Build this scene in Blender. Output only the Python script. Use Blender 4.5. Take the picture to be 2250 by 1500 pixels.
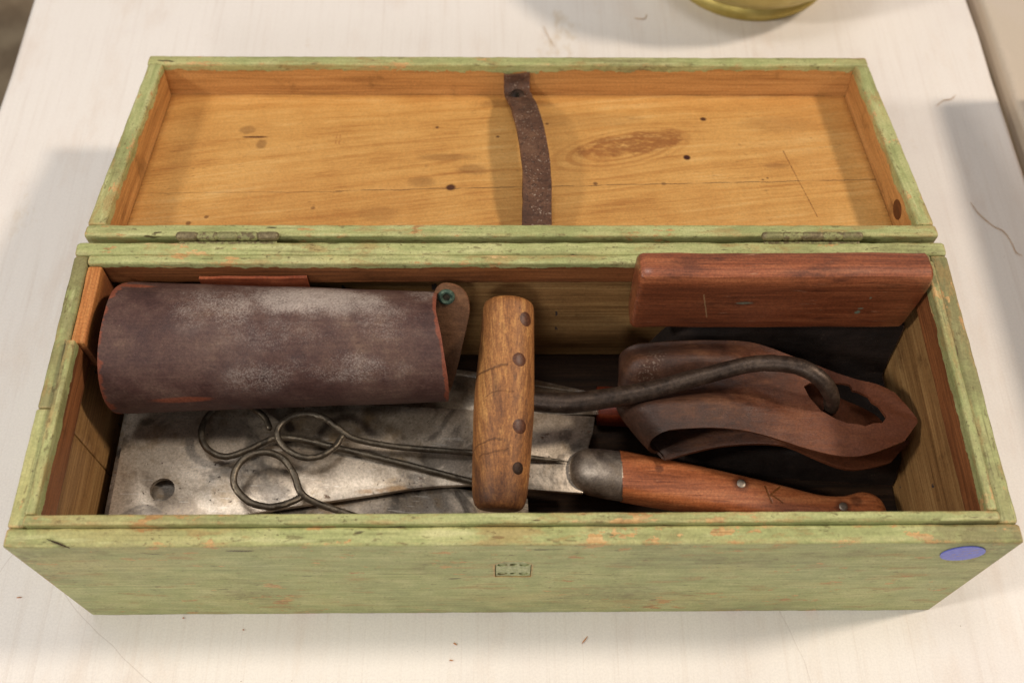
import bpy, bmesh, math, random
from mathutils import Vector, Matrix, noise as mnoise

# ------------------------------------------------------------------ scene, camera, light
scn = bpy.context.scene
for o in list(bpy.data.objects):
    bpy.data.objects.remove(o, do_unlink=True)
col = scn.collection

cam_d = bpy.data.cameras.new("camera")
cam = bpy.data.objects.new("camera", cam_d); col.objects.link(cam)
cam.location = (-0.01287, -0.19068, 0.7287)
cam.rotation_euler = (0.516899, -0.013599, -0.00957)
cam_d.sensor_width = 36.0
cam_d.lens = 35.703
cam_d.clip_start = 0.02; cam_d.clip_end = 50
cam_d.dof.use_dof = True
cam_d.dof.focus_distance = 0.685
cam_d.dof.aperture_fstop = 6.0
scn.camera = cam

world = bpy.data.worlds.new("World"); scn.world = world
world.use_nodes = True
bg = world.node_tree.nodes["Background"]
bg.inputs[0].default_value = (0.97, 0.96, 0.97, 1)
bg.inputs[1].default_value = 0.225

def lamp(name, loc, target, size, energy, color):
    d = bpy.data.lights.new(name, 'AREA'); d.shape = 'DISK'; d.size = size
    d.energy = energy; d.color = color
    o = bpy.data.objects.new(name, d); col.objects.link(o)
    o.location = loc
    o.rotation_euler = (Vector(target) - Vector(loc)).to_track_quat('-Z', 'Y').to_euler()
    return o
lamp("hall_lamp_right", (3.00, 0.55, 3.10), (0, .25, .1), 0.42, 86, (1.0, .86, .71))
lamp("hall_lamp_front", (-0.45, -1.95, 1.75), (0, .2, .1), 0.6, 11, (1.0, .985, .98))
lamp("hall_lamp_left", (-2.30, -0.55, 2.10), (0, .2, .1), 0.36, 32, (1.0, .93, .84))
lamp("hall_lamp_above", (-0.30, 0.32, 2.40), (0, .2, .1), 0.5, 8.5, (1.0, .975, .95))

vs = scn.view_settings
vs.view_transform = 'Standard'; vs.look = 'None'; vs.exposure = 0.13; vs.gamma = 1.0
vs.use_curve_mapping = False
scn.render.engine = 'CYCLES'

# ------------------------------------------------------------------ helpers: nodes
def lin(c):
    f = lambda v: (v/12.92 if v <= .04045 else ((v+.055)/1.055)**2.4)
    return tuple(f(v/255.0) for v in c) + (1.0,)

class S:
    def __init__(s, g, k): s.g, s.k = g, k
    def _m(s, op, o=None, rev=False, clamp=False):
        n = s.g.nt.nodes.new('ShaderNodeMath'); n.operation = op; n.use_clamp = clamp
        a, b = (o, s) if rev else (s, o)
        for i, v in enumerate((a, b)):
            if v is None: continue
            if isinstance(v, S): s.g.nt.links.new(v.k, n.inputs[i])
            else: n.inputs[i].default_value = v
        return S(s.g, n.outputs[0])
    def __add__(s, o): return s._m('ADD', o)
    __radd__ = __add__
    def __sub__(s, o): return s._m('SUBTRACT', o)
    def __rsub__(s, o): return s._m('SUBTRACT', o, True)
    def __mul__(s, o): return s._m('MULTIPLY', o)
    __rmul__ = __mul__
    def __truediv__(s, o): return s._m('DIVIDE', o)
    def __rtruediv__(s, o): return s._m('DIVIDE', o, True)
    def __pow__(s, o): return s._m('POWER', o)
    def min(s, o): return s._m('MINIMUM', o)
    def max(s, o): return s._m('MAXIMUM', o)
    def gt(s, o): return s._m('GREATER_THAN', o)
    def lt(s, o): return s._m('LESS_THAN', o)
    def abs(s): return s._m('ABSOLUTE')
    def sin(s): return s._m('SINE')
    def sqrt(s): return s._m('SQRT')
    def clamp(s): return s._m('ADD', 0.0, clamp=True)

class G:
    def __init__(g, name):
        g.m = bpy.data.materials.new(name); g.m.use_nodes = True
        g.nt = g.m.node_tree
        g.p = g.nt.nodes['Principled BSDF']
        g.tc = g.nt.nodes.new('ShaderNodeTexCoord')
        g.P = S(g, g.tc.outputs['Object'])
        g.UV = S(g, g.tc.outputs['UV'])
    def put(g, v, sock):
        if isinstance(v, S): g.nt.links.new(v.k, sock)
        else: sock.default_value = v
    def xyz(g, v):
        n = g.nt.nodes.new('ShaderNodeSeparateXYZ'); g.put(v, n.inputs[0])
        return [S(g, o) for o in n.outputs]
    def vec(g, x, y, z):
        n = g.nt.nodes.new('ShaderNodeCombineXYZ')
        for v, i in zip((x, y, z), n.inputs): g.put(v, i)
        return S(g, n.outputs[0])
    def scale(g, v, sc, off=(0, 0, 0)):
        n = g.nt.nodes.new('ShaderNodeMapping'); g.put(v, n.inputs[0])
        n.inputs['Scale'].default_value = sc; n.inputs['Location'].default_value = off
        return S(g, n.outputs[0])
    def noise(g, v, sc, det=4, ro=.55, dist=0.0):
        n = g.nt.nodes.new('ShaderNodeTexNoise'); g.put(v, n.inputs['Vector'])
        n.inputs['Scale'].default_value = sc; n.inputs['Detail'].default_value = det
        n.inputs['Roughness'].default_value = ro; n.inputs['Distortion'].default_value = dist
        return S(g, n.outputs[0])
    def voro(g, v, sc, feat='F1', rnd=1.0):
        n = g.nt.nodes.new('ShaderNodeTexVoronoi'); n.feature = feat; g.put(v, n.inputs['Vector'])
        n.inputs['Scale'].default_value = sc; n.inputs['Randomness'].default_value = rnd
        return S(g, n.outputs['Distance'])
    def sm(g, x, a, b):
        n = g.nt.nodes.new('ShaderNodeMapRange'); n.interpolation_type = 'SMOOTHSTEP'
        g.put(x, n.inputs[0]); n.inputs[1].default_value = a; n.inputs[2].default_value = b
        return S(g, n.outputs[0])
    def mix(g, f, a, b, mode='MIX'):
        n = g.nt.nodes.new('ShaderNodeMix'); n.data_type = 'RGBA'; n.blend_type = mode
        g.put(f, n.inputs[0])
        for v, i in ((a, 6), (b, 7)):
            if isinstance(v, tuple) and len(v) == 3: v = lin(v)
            g.put(v, n.inputs[i])
        return S(g, n.outputs[2])
    def ramp(g, f, stops):
        n = g.nt.nodes.new('ShaderNodeValToRGB'); g.put(f, n.inputs[0])
        e = n.color_ramp.elements
        while len(e) < len(stops): e.new(0.5)
        for q, (p_, c) in zip(e, stops):
            q.position = p_; q.color = lin(c)
        return S(g, n.outputs[0])
    def edge(g, r, gain=3.0):
        b = g.nt.nodes.new('ShaderNodeBevel'); b.samples = 6; b.inputs[0].default_value = r
        geo = g.nt.nodes.new('ShaderNodeNewGeometry')
        d = g.nt.nodes.new('ShaderNodeVectorMath'); d.operation = 'DOT_PRODUCT'
        g.nt.links.new(b.outputs[0], d.inputs[0]); g.nt.links.new(geo.outputs['Normal'], d.inputs[1])
        return ((1.0 - S(g, d.outputs['Value']))*gain).clamp()
    def spot(g, x, y, cx, cy, rx, ry, soft=.35, wob=None):
        dx = (x - cx)*(1.0/rx); dy = (y - cy)*(1.0/ry)
        d = (dx*dx + dy*dy).sqrt()
        if wob is not None: d = d + wob
        return 1.0 - g.sm(d, 1.0-soft, 1.0+soft)
    def line(g, x, y, x0, y0, x1, y1, w, wob=None):
        L = math.hypot(x1-x0, y1-y0); ux, uy = (x1-x0)/L, (y1-y0)/L
        a = (x - x0)*ux + (y - y0)*uy
        b = ((y - y0)*ux - (x - x0)*uy)
        if wob is not None: b = b + wob
        return (1.0 - g.sm(b.abs(), w*.4, w))*a.gt(0.0)*a.lt(L)
    def out(g, color, rough=.6, metal=0.0, height=None, bd=.001, bs=.6, spec=.4, coat=0.0, grit=.22, **kw):
        p_ = g.p
        if not isinstance(color, S): color = g.mix(0.0, color, color)
        gn = g.sm(g.noise(g.P, 620, 4, .75), .32, .68)*(2*grit)+(1.0-grit)
        color = g.mix(1.0, color, g.vec(gn, gn, gn), 'MULTIPLY')
        g.put(color if isinstance(color, S) else lin(color), p_.inputs['Base Color'])
        g.put(rough, p_.inputs['Roughness']); g.put(metal, p_.inputs['Metallic'])
        p_.inputs['Specular IOR Level'].default_value = spec
        p_.inputs['Coat Weight'].default_value = coat
        p_.inputs['Coat Roughness'].default_value = .25
        if height is not None:
            b = g.nt.nodes.new('ShaderNodeBump'); b.inputs['Strength'].default_value = bs
            b.inputs['Distance'].default_value = bd
            g.put(height, b.inputs['Height']); g.nt.links.new(b.outputs[0], p_.inputs['Normal'])
        return g.m

# ------------------------------------------------------------------ helpers: mesh
def link(name, me, mats, parent=None, smooth=True, ang=38):
    if not isinstance(mats, (list, tuple)): mats = [mats]
    for m in mats: me.materials.append(m)
    if smooth:
        me.polygons.foreach_set('use_smooth', [True]*len(me.polygons))
        me.set_sharp_from_angle(angle=math.radians(ang))
    o = bpy.data.objects.new(name, me); col.objects.link(o)
    if parent: o.parent = parent
    return o
def tag(o, label=None, cat=None, group=None, kind=None):
    for k, v in (('label', label), ('category', cat), ('group', group), ('kind', kind)):
        if v: o[k] = v
    return o
def empty(name, loc=(0, 0, 0)):
    o = bpy.data.objects.new(name, None); o.empty_display_size = .02
    col.objects.link(o); o.location = loc; return o
def baked(o):
    """replace an object's mesh by its evaluated one"""
    bpy.context.view_layer.update()
    dg = bpy.context.evaluated_depsgraph_get()
    me = bpy.data.meshes.new_from_object(o.evaluated_get(dg))
    o.modifiers.clear(); o.data = me
    me.polygons.foreach_set('use_smooth', [True]*len(me.polygons))
    me.set_sharp_from_angle(angle=math.radians(38))
    return o

def loft(name, rings, cap=True, closed=True):
    n = len(rings[0]); vs_ = [tuple(p) for r in rings for p in r]; fs = []; uv = []
    m = len(rings)
    for i in range(m-1):
        for j in range(n if closed else n-1):
            k = (j+1) % n
            fs.append((i*n+j, i*n+k, (i+1)*n+k, (i+1)*n+j))
            u0, u1, v0, v1 = i/(m-1), (i+1)/(m-1), j/n, (j+1)/n
            uv += [(u0, v0), (u0, v1), (u1, v1), (u1, v0)]
    if cap and closed:
        for base, rev in ((0, True), ((m-1)*n, False)):
            c = sum((Vector(vs_[base+j]) for j in range(n)), Vector())/n
            ci = len(vs_); vs_.append(tuple(c))
            for j in range(n):
                k = (j+1) % n
                f = (base+j, base+k, ci); f = tuple(reversed(f)) if rev else f
                fs.append(f); uu = 0 if rev else 1
                uv += [(uu, .5)]*3
    me = bpy.data.meshes.new(name); me.from_pydata(vs_, [], fs)
    ul = me.uv_layers.new(name='UVMap')
    for l, q in zip(ul.data, uv): l.uv = q
    bm = bmesh.new(); bm.from_mesh(me); bmesh.ops.recalc_face_normals(bm, faces=bm.faces); bm.to_mesh(me); bm.free()
    return me

def n1(t, seed, k=3):
    return mnoise.fractal(Vector((t, seed*7.31, seed*1.7)), 1.0, 2.0, k)

def rboard(name, x0, x1, y0, y1, z0, z1, axis, r=.0015, wob=.0004, seed=0, step=.004, fq=95):
    """a worn plank: rounded cross-section lofted along its grain axis, edges uneven"""
    lo, hi = Vector((x0, y0, z0)), Vector((x1, y1, z1))
    ai = 'xyz'.index(axis); bi, ci = [k for k in range(3) if k != ai]
    L = hi[ai]-lo[ai]
    ns = max(6, int(L/step)); r = min(r, (hi[bi]-lo[bi])*.45, (hi[ci]-lo[ci])*.45)
    ts = [0, r*.3, r] + [r + (L-2*r)*i/ns for i in range(1, ns)] + [L-r, L-r*.3, L]
    ins = [r*.8, r*.25, 0] + [0]*(ns-1) + [0, r*.25, r*.8]
    rings = []
    for t, s_ in zip(ts, ins):
        ring = []
        b0, b1, c0, c1 = lo[bi]+s_, hi[bi]-s_, lo[ci]+s_, hi[ci]-s_
        for q, (bb, cc, sb, sc, a0) in enumerate(((b0, c0, 1, 1, 180), (b1, c0, -1, 1, 270), (b1, c1, -1, -1, 0), (b0, c1, 1, -1, 90))):
            rr = max(.0004, r*(1+.5*n1(t*fq, seed+q*3+.5)))
            db = wob*.24*n1(t*fq*.35, seed+q*5+11); dc = wob*.24*n1(t*fq*.35, seed+q*5+31)
            cb, cc2 = bb+sb*rr+db, cc+sc*rr+dc
            sup = .0012
            pts = [(cb+rr*math.cos(math.radians(a0+a)), cc2+rr*math.sin(math.radians(a0+a))) for a in (0, 30, 60, 90)]
            ta = math.radians(a0-90); pre = (pts[0][0]+sup*math.cos(ta), pts[0][1]+sup*math.sin(ta))
            tb = math.radians(a0+180); post = (pts[-1][0]+sup*math.cos(tb), pts[-1][1]+sup*math.sin(tb))
            ring += [pre]+pts+[post]
        R3 = []
        for b, c in ring:
            v = [0, 0, 0]; v[ai] = lo[ai]+t; v[bi] = b; v[ci] = c; R3.append(v)
        rings.append(R3)
    return loft(name, rings)

def catmull(pts, n=8):
    P = [Vector(p) for p in pts]; P = [2*P[0]-P[1]]+P+[2*P[-1]-P[-2]]; out = []
    for i in range(1, len(P)-2):
        a, b, c, d = P[i-1:i+3]
        for k in range(n):
            t = k/n
            out.append(.5*((2*b)+(c-a)*t+(2*a-5*b+4*c-d)*t*t+(3*b-a-3*c+d)*t**3))
    out.append(P[-2]); return out
def tube(name, pts, rad, seg=12, n=8, jit=0.0, seed=1):
    """rad: list of radii at the control points"""
    P = catmull(pts, n); Rr = [v.x for v in catmull([(r, 0, 0) for r in rad], n)]
    T = [(P[min(i+1, len(P)-1)]-P[max(i-1, 0)]).normalized() for i in range(len(P))]
    N = T[0].orthogonal().normalized(); rings = []
    for i, (p_, t) in enumerate(zip(P, T)):
        N = (N - t*N.dot(t)).normalized(); B = t.cross(N)
        rr = Rr[i]
        rings.append([p_ + (N*math.cos(2*math.pi*k/seg)+B*math.sin(2*math.pi*k/seg))*rr*(1+jit*mnoise.noise(Vector((i*.35, k*.8, seed)))) for k in range(seg)])
    # rounded caps
    def capr(ring, c, t):
        return [[c+t*0.5*(v-c).length+(v-c)*.8 for v in ring], [c+t*.75*(v-c).length+(v-c)*.4 for v in ring]]
    a = capr(rings[0], P[0], -T[0]); b = capr(rings[-1], P[-1], T[-1])
    return loft(name, [a[1], a[0]]+rings+b)

def plate(name, poly, thick, zf, bev=.0004):
    """flat outline (x,y) of given thickness laid on the slope zf(x)"""
    bm = bmesh.new()
    vs_ = [bm.verts.new((x, y, 0)) for x, y in poly]
    f = bm.faces.new(vs_)
    r = bmesh.ops.extrude_face_region(bm, geom=[f])
    for v in r['geom']:
        if isinstance(v, bmesh.types.BMVert): v.co.z += thick
    bmesh.ops.recalc_face_normals(bm, faces=bm.faces)
    ed = [e for e in bm.edges if len(e.link_faces) == 2 and e.calc_face_angle(0) > .6]
    bmesh.ops.bevel(bm, geom=ed, offset=bev, segments=2, affect='EDGES', profile=.5)
    for v in bm.verts: v.co.z += zf(v.co.x, v.co.y) - thick/2
    me = bpy.data.meshes.new(name); bm.to_mesh(me); bm.free(); return me

def disc(name, c, nrm, r, h, seg=20, dome=.3, rx=1.0):
    """low domed disc at c standing h proud along nrm"""
    n = Vector(nrm).normalized(); a = n.orthogonal().normalized(); b = n.cross(a)
    rings = []
    for rr, hh in ((1, -.6), (1, 1-dome), (.85, 1-dome*.25), (.45, 1), (.05, 1)):
        rings.append([Vector(c)+(a*math.cos(2*math.pi*k/seg)*rx+b*math.sin(2*math.pi*k/seg))*r*rr+n*h*hh for k in range(seg)])
    return loft(name, rings)

def cut(o, verts_rings):
    """boolean-subtract a lofted prism"""
    me = loft('cutter', verts_rings); c = bpy.data.objects.new('cutter', me); col.objects.link(c)
    md = o.modifiers.new('cut', 'BOOLEAN'); md.object = c; md.operation = 'DIFFERENCE'; md.solver = 'EXACT'
    baked(o); bpy.data.objects.remove(c, do_unlink=True)

# ------------------------------------------------------------------ materials
def wood_cols(g, v, sc, light, mid, dark, along):
    """streaky wood colour; v is already oriented so that x runs along the grain"""
    a = g.noise(g.scale(v, (along, 1, 1)), sc, 6, .65, .4)
    b = g.noise(g.scale(v, (along*.5, 1, 1), (3, 1, 2)), sc*.22, 3, .5, 1.0)
    c = g.noise(g.scale(v, (along*.6, 1, 1), (1, 5, 2)), sc*4.0, 3, .6)
    d = g.sm(g.noise(g.scale(v, (along*.35, 1, 1), (6, 2, 9)), sc*3.2, 4, .7), .40, .62)
    f = a*.42+b*.28+c*.20+d*.09-.03
    return g.ramp(f, [(.30, dark), (.47, mid), (.62, light)]), f

def painted(name, axis, mode, inner=((188, 150, 98), (160, 120, 74), (104, 72, 40)), wear=1.0, dull=0.0):
    """old green paint over pine. mode 'chest' / 'lid' decides where bare wood begins"""
    g = G(name); x, y, z = g.xyz(g.P)
    v = g.P if axis == 'x' else g.vec(y, x, z)
    wood, wf = wood_cols(g, v, 150, *inner, .06)
    bare, bf = wood_cols(g, v, 170, (218, 188, 136), (202, 162, 106), (156, 116, 70), .06)
    big = g.noise(g.P, 14, 3, .6); med = g.noise(g.P, 60, 4, .6)
    streak = g.noise(g.scale(v, (.07, 1, 1)), 260, 4, .6)
    fine = g.noise(g.P, 700, 3, .6)
    paint = g.ramp(big*.35+streak*.40+med*.35-.05, [(.36, (147, 150, 97)), (.47, (170, 174, 115)), (.56, (186, 186, 128)), (.68, (204, 200, 146))])
    # grime rubbed into the paint, in patches and along the grain
    grime = g.sm(g.noise(g.scale(v, (.35, 1, 1), (7, 3, 1)), 20, 6, .72), .47, .66)*.62
    paint = g.mix(grime*g.sm(med, .36, .58), paint, (120, 112, 68))
    lg = g.sm(g.noise(g.scale(v, (.6, 1, 1), (2.3, 1.1, 0)), 7.5, 4, .65), .50, .64)*g.sm(g.noise(g.P, 150, 4, .7), .34, .60)
    paint = g.mix(lg*.55, paint, (122, 110, 72))
    yl = g.sm(g.noise(g.scale(v, (.4, 1, 1), (7, 4, 2)), 16, 4, .6), .52, .66)*.5
    paint = g.mix(yl, paint, (200, 188, 128))
    st2 = g.sm(g.noise(g.scale(v, (.040, 1, 1), (2, 9, 4)), 260, 6, .70), .53, .68)*.38
    paint = g.mix(st2, paint, (112, 108, 62))
    st3 = g.sm(g.noise(g.scale(v, (.030, 1, 1), (5, 2, 1)), 520, 3, .6), .60, .68)*.45
    paint = g.mix(st3*g.sm(big, .38, .60), paint, (84, 74, 44))
    light = g.sm(g.noise(g.scale(v, (.10, 1, 1), (8, 8, 1)), 240, 4, .65), .56, .68)*.5
    paint = g.mix(light, paint, (206, 204, 148))
    speck = g.sm(g.noise(g.scale(v, (.6, 1, 1), (4, 4, 4)), 480, 3, .6), .62, .68)*.65
    paint = g.mix(speck*g.sm(g.noise(g.P, 30, 3, .6), .42, .60), paint, (78, 62, 36))
    nick = g.sm(g.noise(g.scale(v, (.20, 1, 1), (9, 2, 7)), 170, 2, .5), .70, .73)*.85
    paint = g.mix(nick, paint, (64, 46, 30))
    if mode == 'chest':
        old = g.sm(x+(med-.5)*.05, .238, .248)*z.gt(.1500)*y.lt(.0122) if axis == 'x' else x.abs().gt(.2870)*g.sm(y, .0885, .0905)*z.gt(.148)
        paint = g.mix(old*g.sm(med, .30, .52)*.62, paint, (122, 112, 74))
    ew = g.edge(.0065, 2.2)
    tan = g.sm(ew*.22+g.noise(g.scale(v, (.3, 1, 1), (1, 7, 5)), 75, 5, .68), .55, .64)*.6
    paint = g.mix(tan, paint, (170, 140, 88))
    # chips: along worn edges and in scattered flakes
    e = g.edge(.0030, 3.2)
    chipn = g.noise(g.scale(v, (.45, 1, 1), (5, 5, 1)), 120, 5, .65)
    chip = g.sm(e*.60*wear + chipn + g.sm(x.abs(), .270, .298)*e*.10 + (g.noise(g.P, 17, 2, .5)-.5)*.50, .640, .658)
    tooth = g.noise(g.scale(v, (.6, 1, 1)), 90, 4, .6)
    if mode == 'chest':
        inside = x.gt(-.2912)*x.lt(.2886)*y.gt(.0107)*y.lt(.2066)
        thr = z.gt(tooth*.010+.1425)
    else:
        inside = x.abs().lt(.2862)*y.gt(.0108)*y.lt(.2058)
        thr = z.gt(tooth*-.014+.0005)
    fl_ = g.sm(e*.26+g.noise(g.scale(v, (.4, 1, 1), (2, 6, 3)), 260, 4, .6), .61, .67)*.5
    paint = g.mix(fl_, paint, (92, 70, 40))
    ispaint = (1.0-inside).max(thr)
    pm = (ispaint*(1.0-chip)).clamp()
    under = g.mix(inside*(1.0-thr), bare, wood)
    # dark grime line where chips and inner wood meet the paint, ink-blue and dark stains on bare wood
    if mode == 'chest':
        sp = g.sm(g.noise(g.scale(v, (1.6, 1, .5), (3, 1, 8)), 70, 3, .55), .685, .70)*inside*z.lt(.118)
        under = g.mix(sp*.85, under, (40, 52, 66))
    dk = g.sm(g.noise(g.P, 34, 4, .65), .56, .75)*.5
    under = g.mix(dk, under, (74, 44, 22))
    c = g.mix(pm, under, paint)
    if dull: c = g.mix(dull, c, (120, 112, 78))
    h = pm*.55 + streak*.16 + fine*.14 - st3*.15 - speck*.15 + wf*.10 - nick*.3
    return g.out(c, g.sm(big, .2, .9)*.25+.42, 0, h, .0006, .5, .35, grit=.14)

M_px = painted('green_paint_x', 'x', 'chest'); M_py = painted('green_paint_y', 'y', 'chest')
STAIN = ((168, 108, 64), (130, 80, 46), (74, 43, 25))
M_sx = painted('liner_x', 'x', 'chest', STAIN); M_sy = painted('liner_y', 'y', 'chest', STAIN)
LIDIN = ((214, 162, 100), (196, 142, 82), (148, 100, 54))
M_lx = painted('lid_paint_x', 'x', 'lid', LIDIN, 1.2); M_ly = painted('lid_paint_y', 'y', 'lid', LIDIN, 1.2)

def raw_cleat():
    g = G('raw_cleat'); x, y, z = g.xyz(g.P)
    c, f = wood_cols(g, g.vec(y, x, z), 160, (206, 146, 86), (184, 116, 60), (130, 74, 38), .08)
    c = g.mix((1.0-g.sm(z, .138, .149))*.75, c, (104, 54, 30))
    return g.out(c, .7, 0, f, .0006, .5)
M_cleat = raw_cleat()
def shade_dark_floor():  # bottom board wood, the deep shade inside the chest put into its colour
    g = G('shade_dark_floor')
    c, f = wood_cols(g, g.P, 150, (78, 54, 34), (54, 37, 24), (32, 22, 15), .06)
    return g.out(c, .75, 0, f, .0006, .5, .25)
M_bottom = shade_dark_floor()

def lid_pine():
    g = G('lid_pine'); x, y, z = g.xyz(g.P)
    w1 = (g.noise(g.P, 9, 3, .5)-.5)
    kx, ky = .088, .132
    X = (x-kx-(y-ky)*.6)*.50; Y = y-ky-(x-kx)*.14
    r2 = X*X+Y*Y+.00012
    psi = Y - Y*(.00019/r2) + w1*.010
    # cathedral grain toward the left end
    cath = g.sm(x, -.05, -.30)
    psi = psi + cath*((y-.085)*(y-.085)*-3.0 + .01)
    gv = g.vec(x*.035, psi, z)
    a = g.noise(gv, 420, 4, .6); b = g.noise(g.vec(x*.02, psi, 0.3), 120, 2, .5); fine = g.noise(g.scale(g.P, (.04, 1, 1)), 1300, 3, .6); cloud = g.noise(g.P, 14, 4, .6)
    f = a*.30+b*.22+fine*.22+cloud*.30-.02
    c = g.ramp(f, [(.38, (176, 120, 60)), (.46, (200, 146, 78)), (.54, (212, 160, 90)), (.64, (224, 180, 114))])
    # growth rings and heart of the knot
    r = r2.sqrt()
    ring = (r*1250.0+w1*6.0).sin()*.5+.5
    near = (1.0-g.sm(r, .018, .034))*g.sm(r, .0135, .017)
    c = g.mix(near*g.sm(ring, .35, .90)*.5, c, (160, 100, 44))
    wob = (g.noise(g.P, 90, 5, .7)-.5)*2.6
    kn = g.spot(x-(y-ky)*.9, y-(x-kx)*.12, kx+.004, ky+.006, .036, .0140, .22, wob*.5)
    c = g.mix(kn*g.sm(g.noise(g.scale(g.P, (.4, 1, 1)), 380, 5, .7), .30, .56)*.85, c, (146, 90, 44))
    kn2 = g.spot(x, y, .140, .122, .0028, .003, .3); c = g.mix(kn2, c, (60, 24, 16))
    # dark marks, spots and dirt
    brk = g.sm(g.noise(g.scale(g.P, (.4, 1, 1), (3, 3, 0)), 420, 4, .7), .42, .60)
    def dot(px, py, r_, c_, col_=(70, 34, 20), k=.85, ry=None):
        return g.mix(g.spot(x, y, px, py, r_, ry or r_, .35, wob*.5)*k, c_, col_)
    for (px, py, r_, k) in ((-.047, .0855, .0034, .95), (.1597, .1717, .0022, .95), (-.0105, .148, .0016, .8), (.118, .090, .0020, .5),
                            (-.240, .045, .002, .8), (-.228, .052, .0016, .7), (-.06, .160, .0014, .8), (.03, .165, .0014, .7), (.196, .095, .0012, .7), (.20, .097, .0012, .7), (.065, .09, .0018, .7), (-.15, .062, .0016, .6)):
        c = dot(px, py, r_, c, k=k)
    for (px, py, rx, ry, k) in ((-.207, .147, .010, .0012, .9), (-.200, .138, .004, .006, .45), (-.214, .156, .006, .005, .4), 
                                (-.03, .107, .012, .006, .35), (-.07, .092, .010, .006, .35), (-.05, .122, .020, .004, .3), 
                                (-.10, .055, .016, .008, .22), (.21, .112, .010, .003, .3), (-.26, .03, .02, .006, .3), (.06, .17, .05, .01, .15), (.22, .165, .03, .01, .18), (.005, .192, .03, .006, .35)):
        c = dot(px, py, rx, c, (84, 44, 22), k, ry)
    dirt = g.sm(g.noise(g.scale(g.P, (.28, 1, 1)), 95, 4, .7), .60, .75)*g.sm(g.noise(g.P, 13, 2, .5), .45, .65)
    c = g.mix(dirt*.35, c, (112, 68, 34))
    gr2 = g.sm(g.noise(g.scale(g.P, (.35, 1, 1), (5, 2, 0)), 330, 4, .65), .60, .68)*g.sm(g.noise(g.P, 19, 3, .6), .46, .62)
    c = g.mix(gr2*.4, c, (92, 52, 26))
    tint = g.sm(g.noise(g.P, 8, 4, .6), .45, .65)*.35
    c = g.mix(tint, c, (184, 124, 62))
    # small red stamp: two upright strokes twice
    for sx in (-.1408, -.1380):
        for sy in (.1478, .1405):
            st = (x-sx).abs().lt(.0006)*(y-sy).abs().lt(.0024)
            c = g.mix(st*.5*g.sm(fine, .35, .55), c, (140, 54, 30))
    # crack and pencil scratch
    wl = (g.noise(g.scale(g.P, (1, 0, 0)), 28, 3, .6)-.5)*.005
    crack = g.line(x, y, -.135, .0815, .30, .096, .00048, wl)
    crack = crack.max(g.line(x, y, -.29, .0785, -.13, .0805, .0004, wl)*.55)
    c = g.mix(crack*g.sm(g.noise(g.scale(g.P, (1, .01, .01)), 45, 2, .5), .36, .52)*.85, c, (62, 32, 16))
    scr = g.line(x, y, .2185, .1314, .2300, .0520, .0006, (g.noise(g.P, 60, 3, .6)-.5)*.0012)
    c = g.mix(scr*g.sm(fine, .35, .6)*.8, c, (104, 56, 24))
    # darker brown band along the foot of the rails
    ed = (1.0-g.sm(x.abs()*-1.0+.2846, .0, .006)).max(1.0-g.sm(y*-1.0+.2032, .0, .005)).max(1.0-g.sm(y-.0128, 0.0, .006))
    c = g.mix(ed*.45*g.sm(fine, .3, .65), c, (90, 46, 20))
    return g.out(c, .52, 0, f*.5-crack*1.5-scr*.4, .0008, .5, .4, grit=.11)
M_pine = lid_pine()

def mauve_leather():
    g = G('mauve_leather'); x, y, z = g.xyz(g.P); u, vv, _ = g.xyz(g.UV)
    big = g.noise(g.P, 16, 4, .6); med = g.noise(g.P, 60, 5, .65); fine = g.noise(g.P, 900, 4, .7)
    ln = g.noise(g.scale(g.P, (.05, 1, 1), (2, 3, 1)), 420, 4, .65)
    c = g.ramp(big*.40+med*.42+ln*.18, [(.36, (60, 38, 36)), (.47, (80, 55, 49)), (.56, (96, 71, 62)), (.68, (120, 96, 80))])
    # bloom: pale salts in clouds with grainy edges
    cl = g.noise(g.scale(g.P, (.8, 1.2, 1.2), (.3, 0, 0)), 22, 6, .72)
    wb = (g.noise(g.P, 34, 4, .65)-.5)*1.5
    pos = None
    for (cx, cv, rx, rv, k) in ((-.196, .52, .034, .075, .8), (-.135, .56, .055, .085, 1.0), (-.172, .31, .026, .055, .75), (-.112, .33, .050, .060, .7), (-.085, .47, .030, .10, .6), (-.150, .43, .045, .07, .55), (-.06, .60, .02, .06, .8)):
        q = g.spot(x, vv, cx, cv, rx, rv, .7, wb)*k
        pos = q if pos is None else pos.max(q)
    bl = (g.sm(cl*.55+fine*.50+pos*.22, .58, .82)*pos.max(.08)).max(pos*g.sm(cl, .40, .70)*.38)
    c = g.mix(bl*.80, c, (184, 170, 160))
    dust = g.sm(g.noise(g.P, 1500, 2, .6), .68, .76)*g.sm(med, .48, .6)
    c = g.mix(dust*.5, c, (190, 176, 160))
    # raw orange-red edges
    wob = (g.noise(g.scale(g.P, (.35, 1.5, 1.5)), 60, 4, .6)-.5)
    e = g.sm(u+wob*.085, .014, .004).max(g.sm(u+wob*.030-g.noise(g.P, 40, 2, .5)*.012, .982, .988))
    e = e.max(g.spot(x, vv, -.222, .235, .018, .012, .3, wob*1.2)).max(g.spot(x, vv, -.258, .60, .014, .010, .3, wob*2.0))
    c = g.mix(e*.62, c, (146, 74, 46))
    cr = g.sm(g.noise(g.scale(g.P, (.25, 1, 1)), 260, 3, .6), .64, .72)*.4
    c = g.mix(cr, c, (52, 28, 26))
    return g.out(c, g.sm(med, .3, .7)*.2+.52, 0, fine*.40+med*.35+ln*.12+bl*.2, .0007, .6, .35)
M_mauve = mauve_leather()

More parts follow.
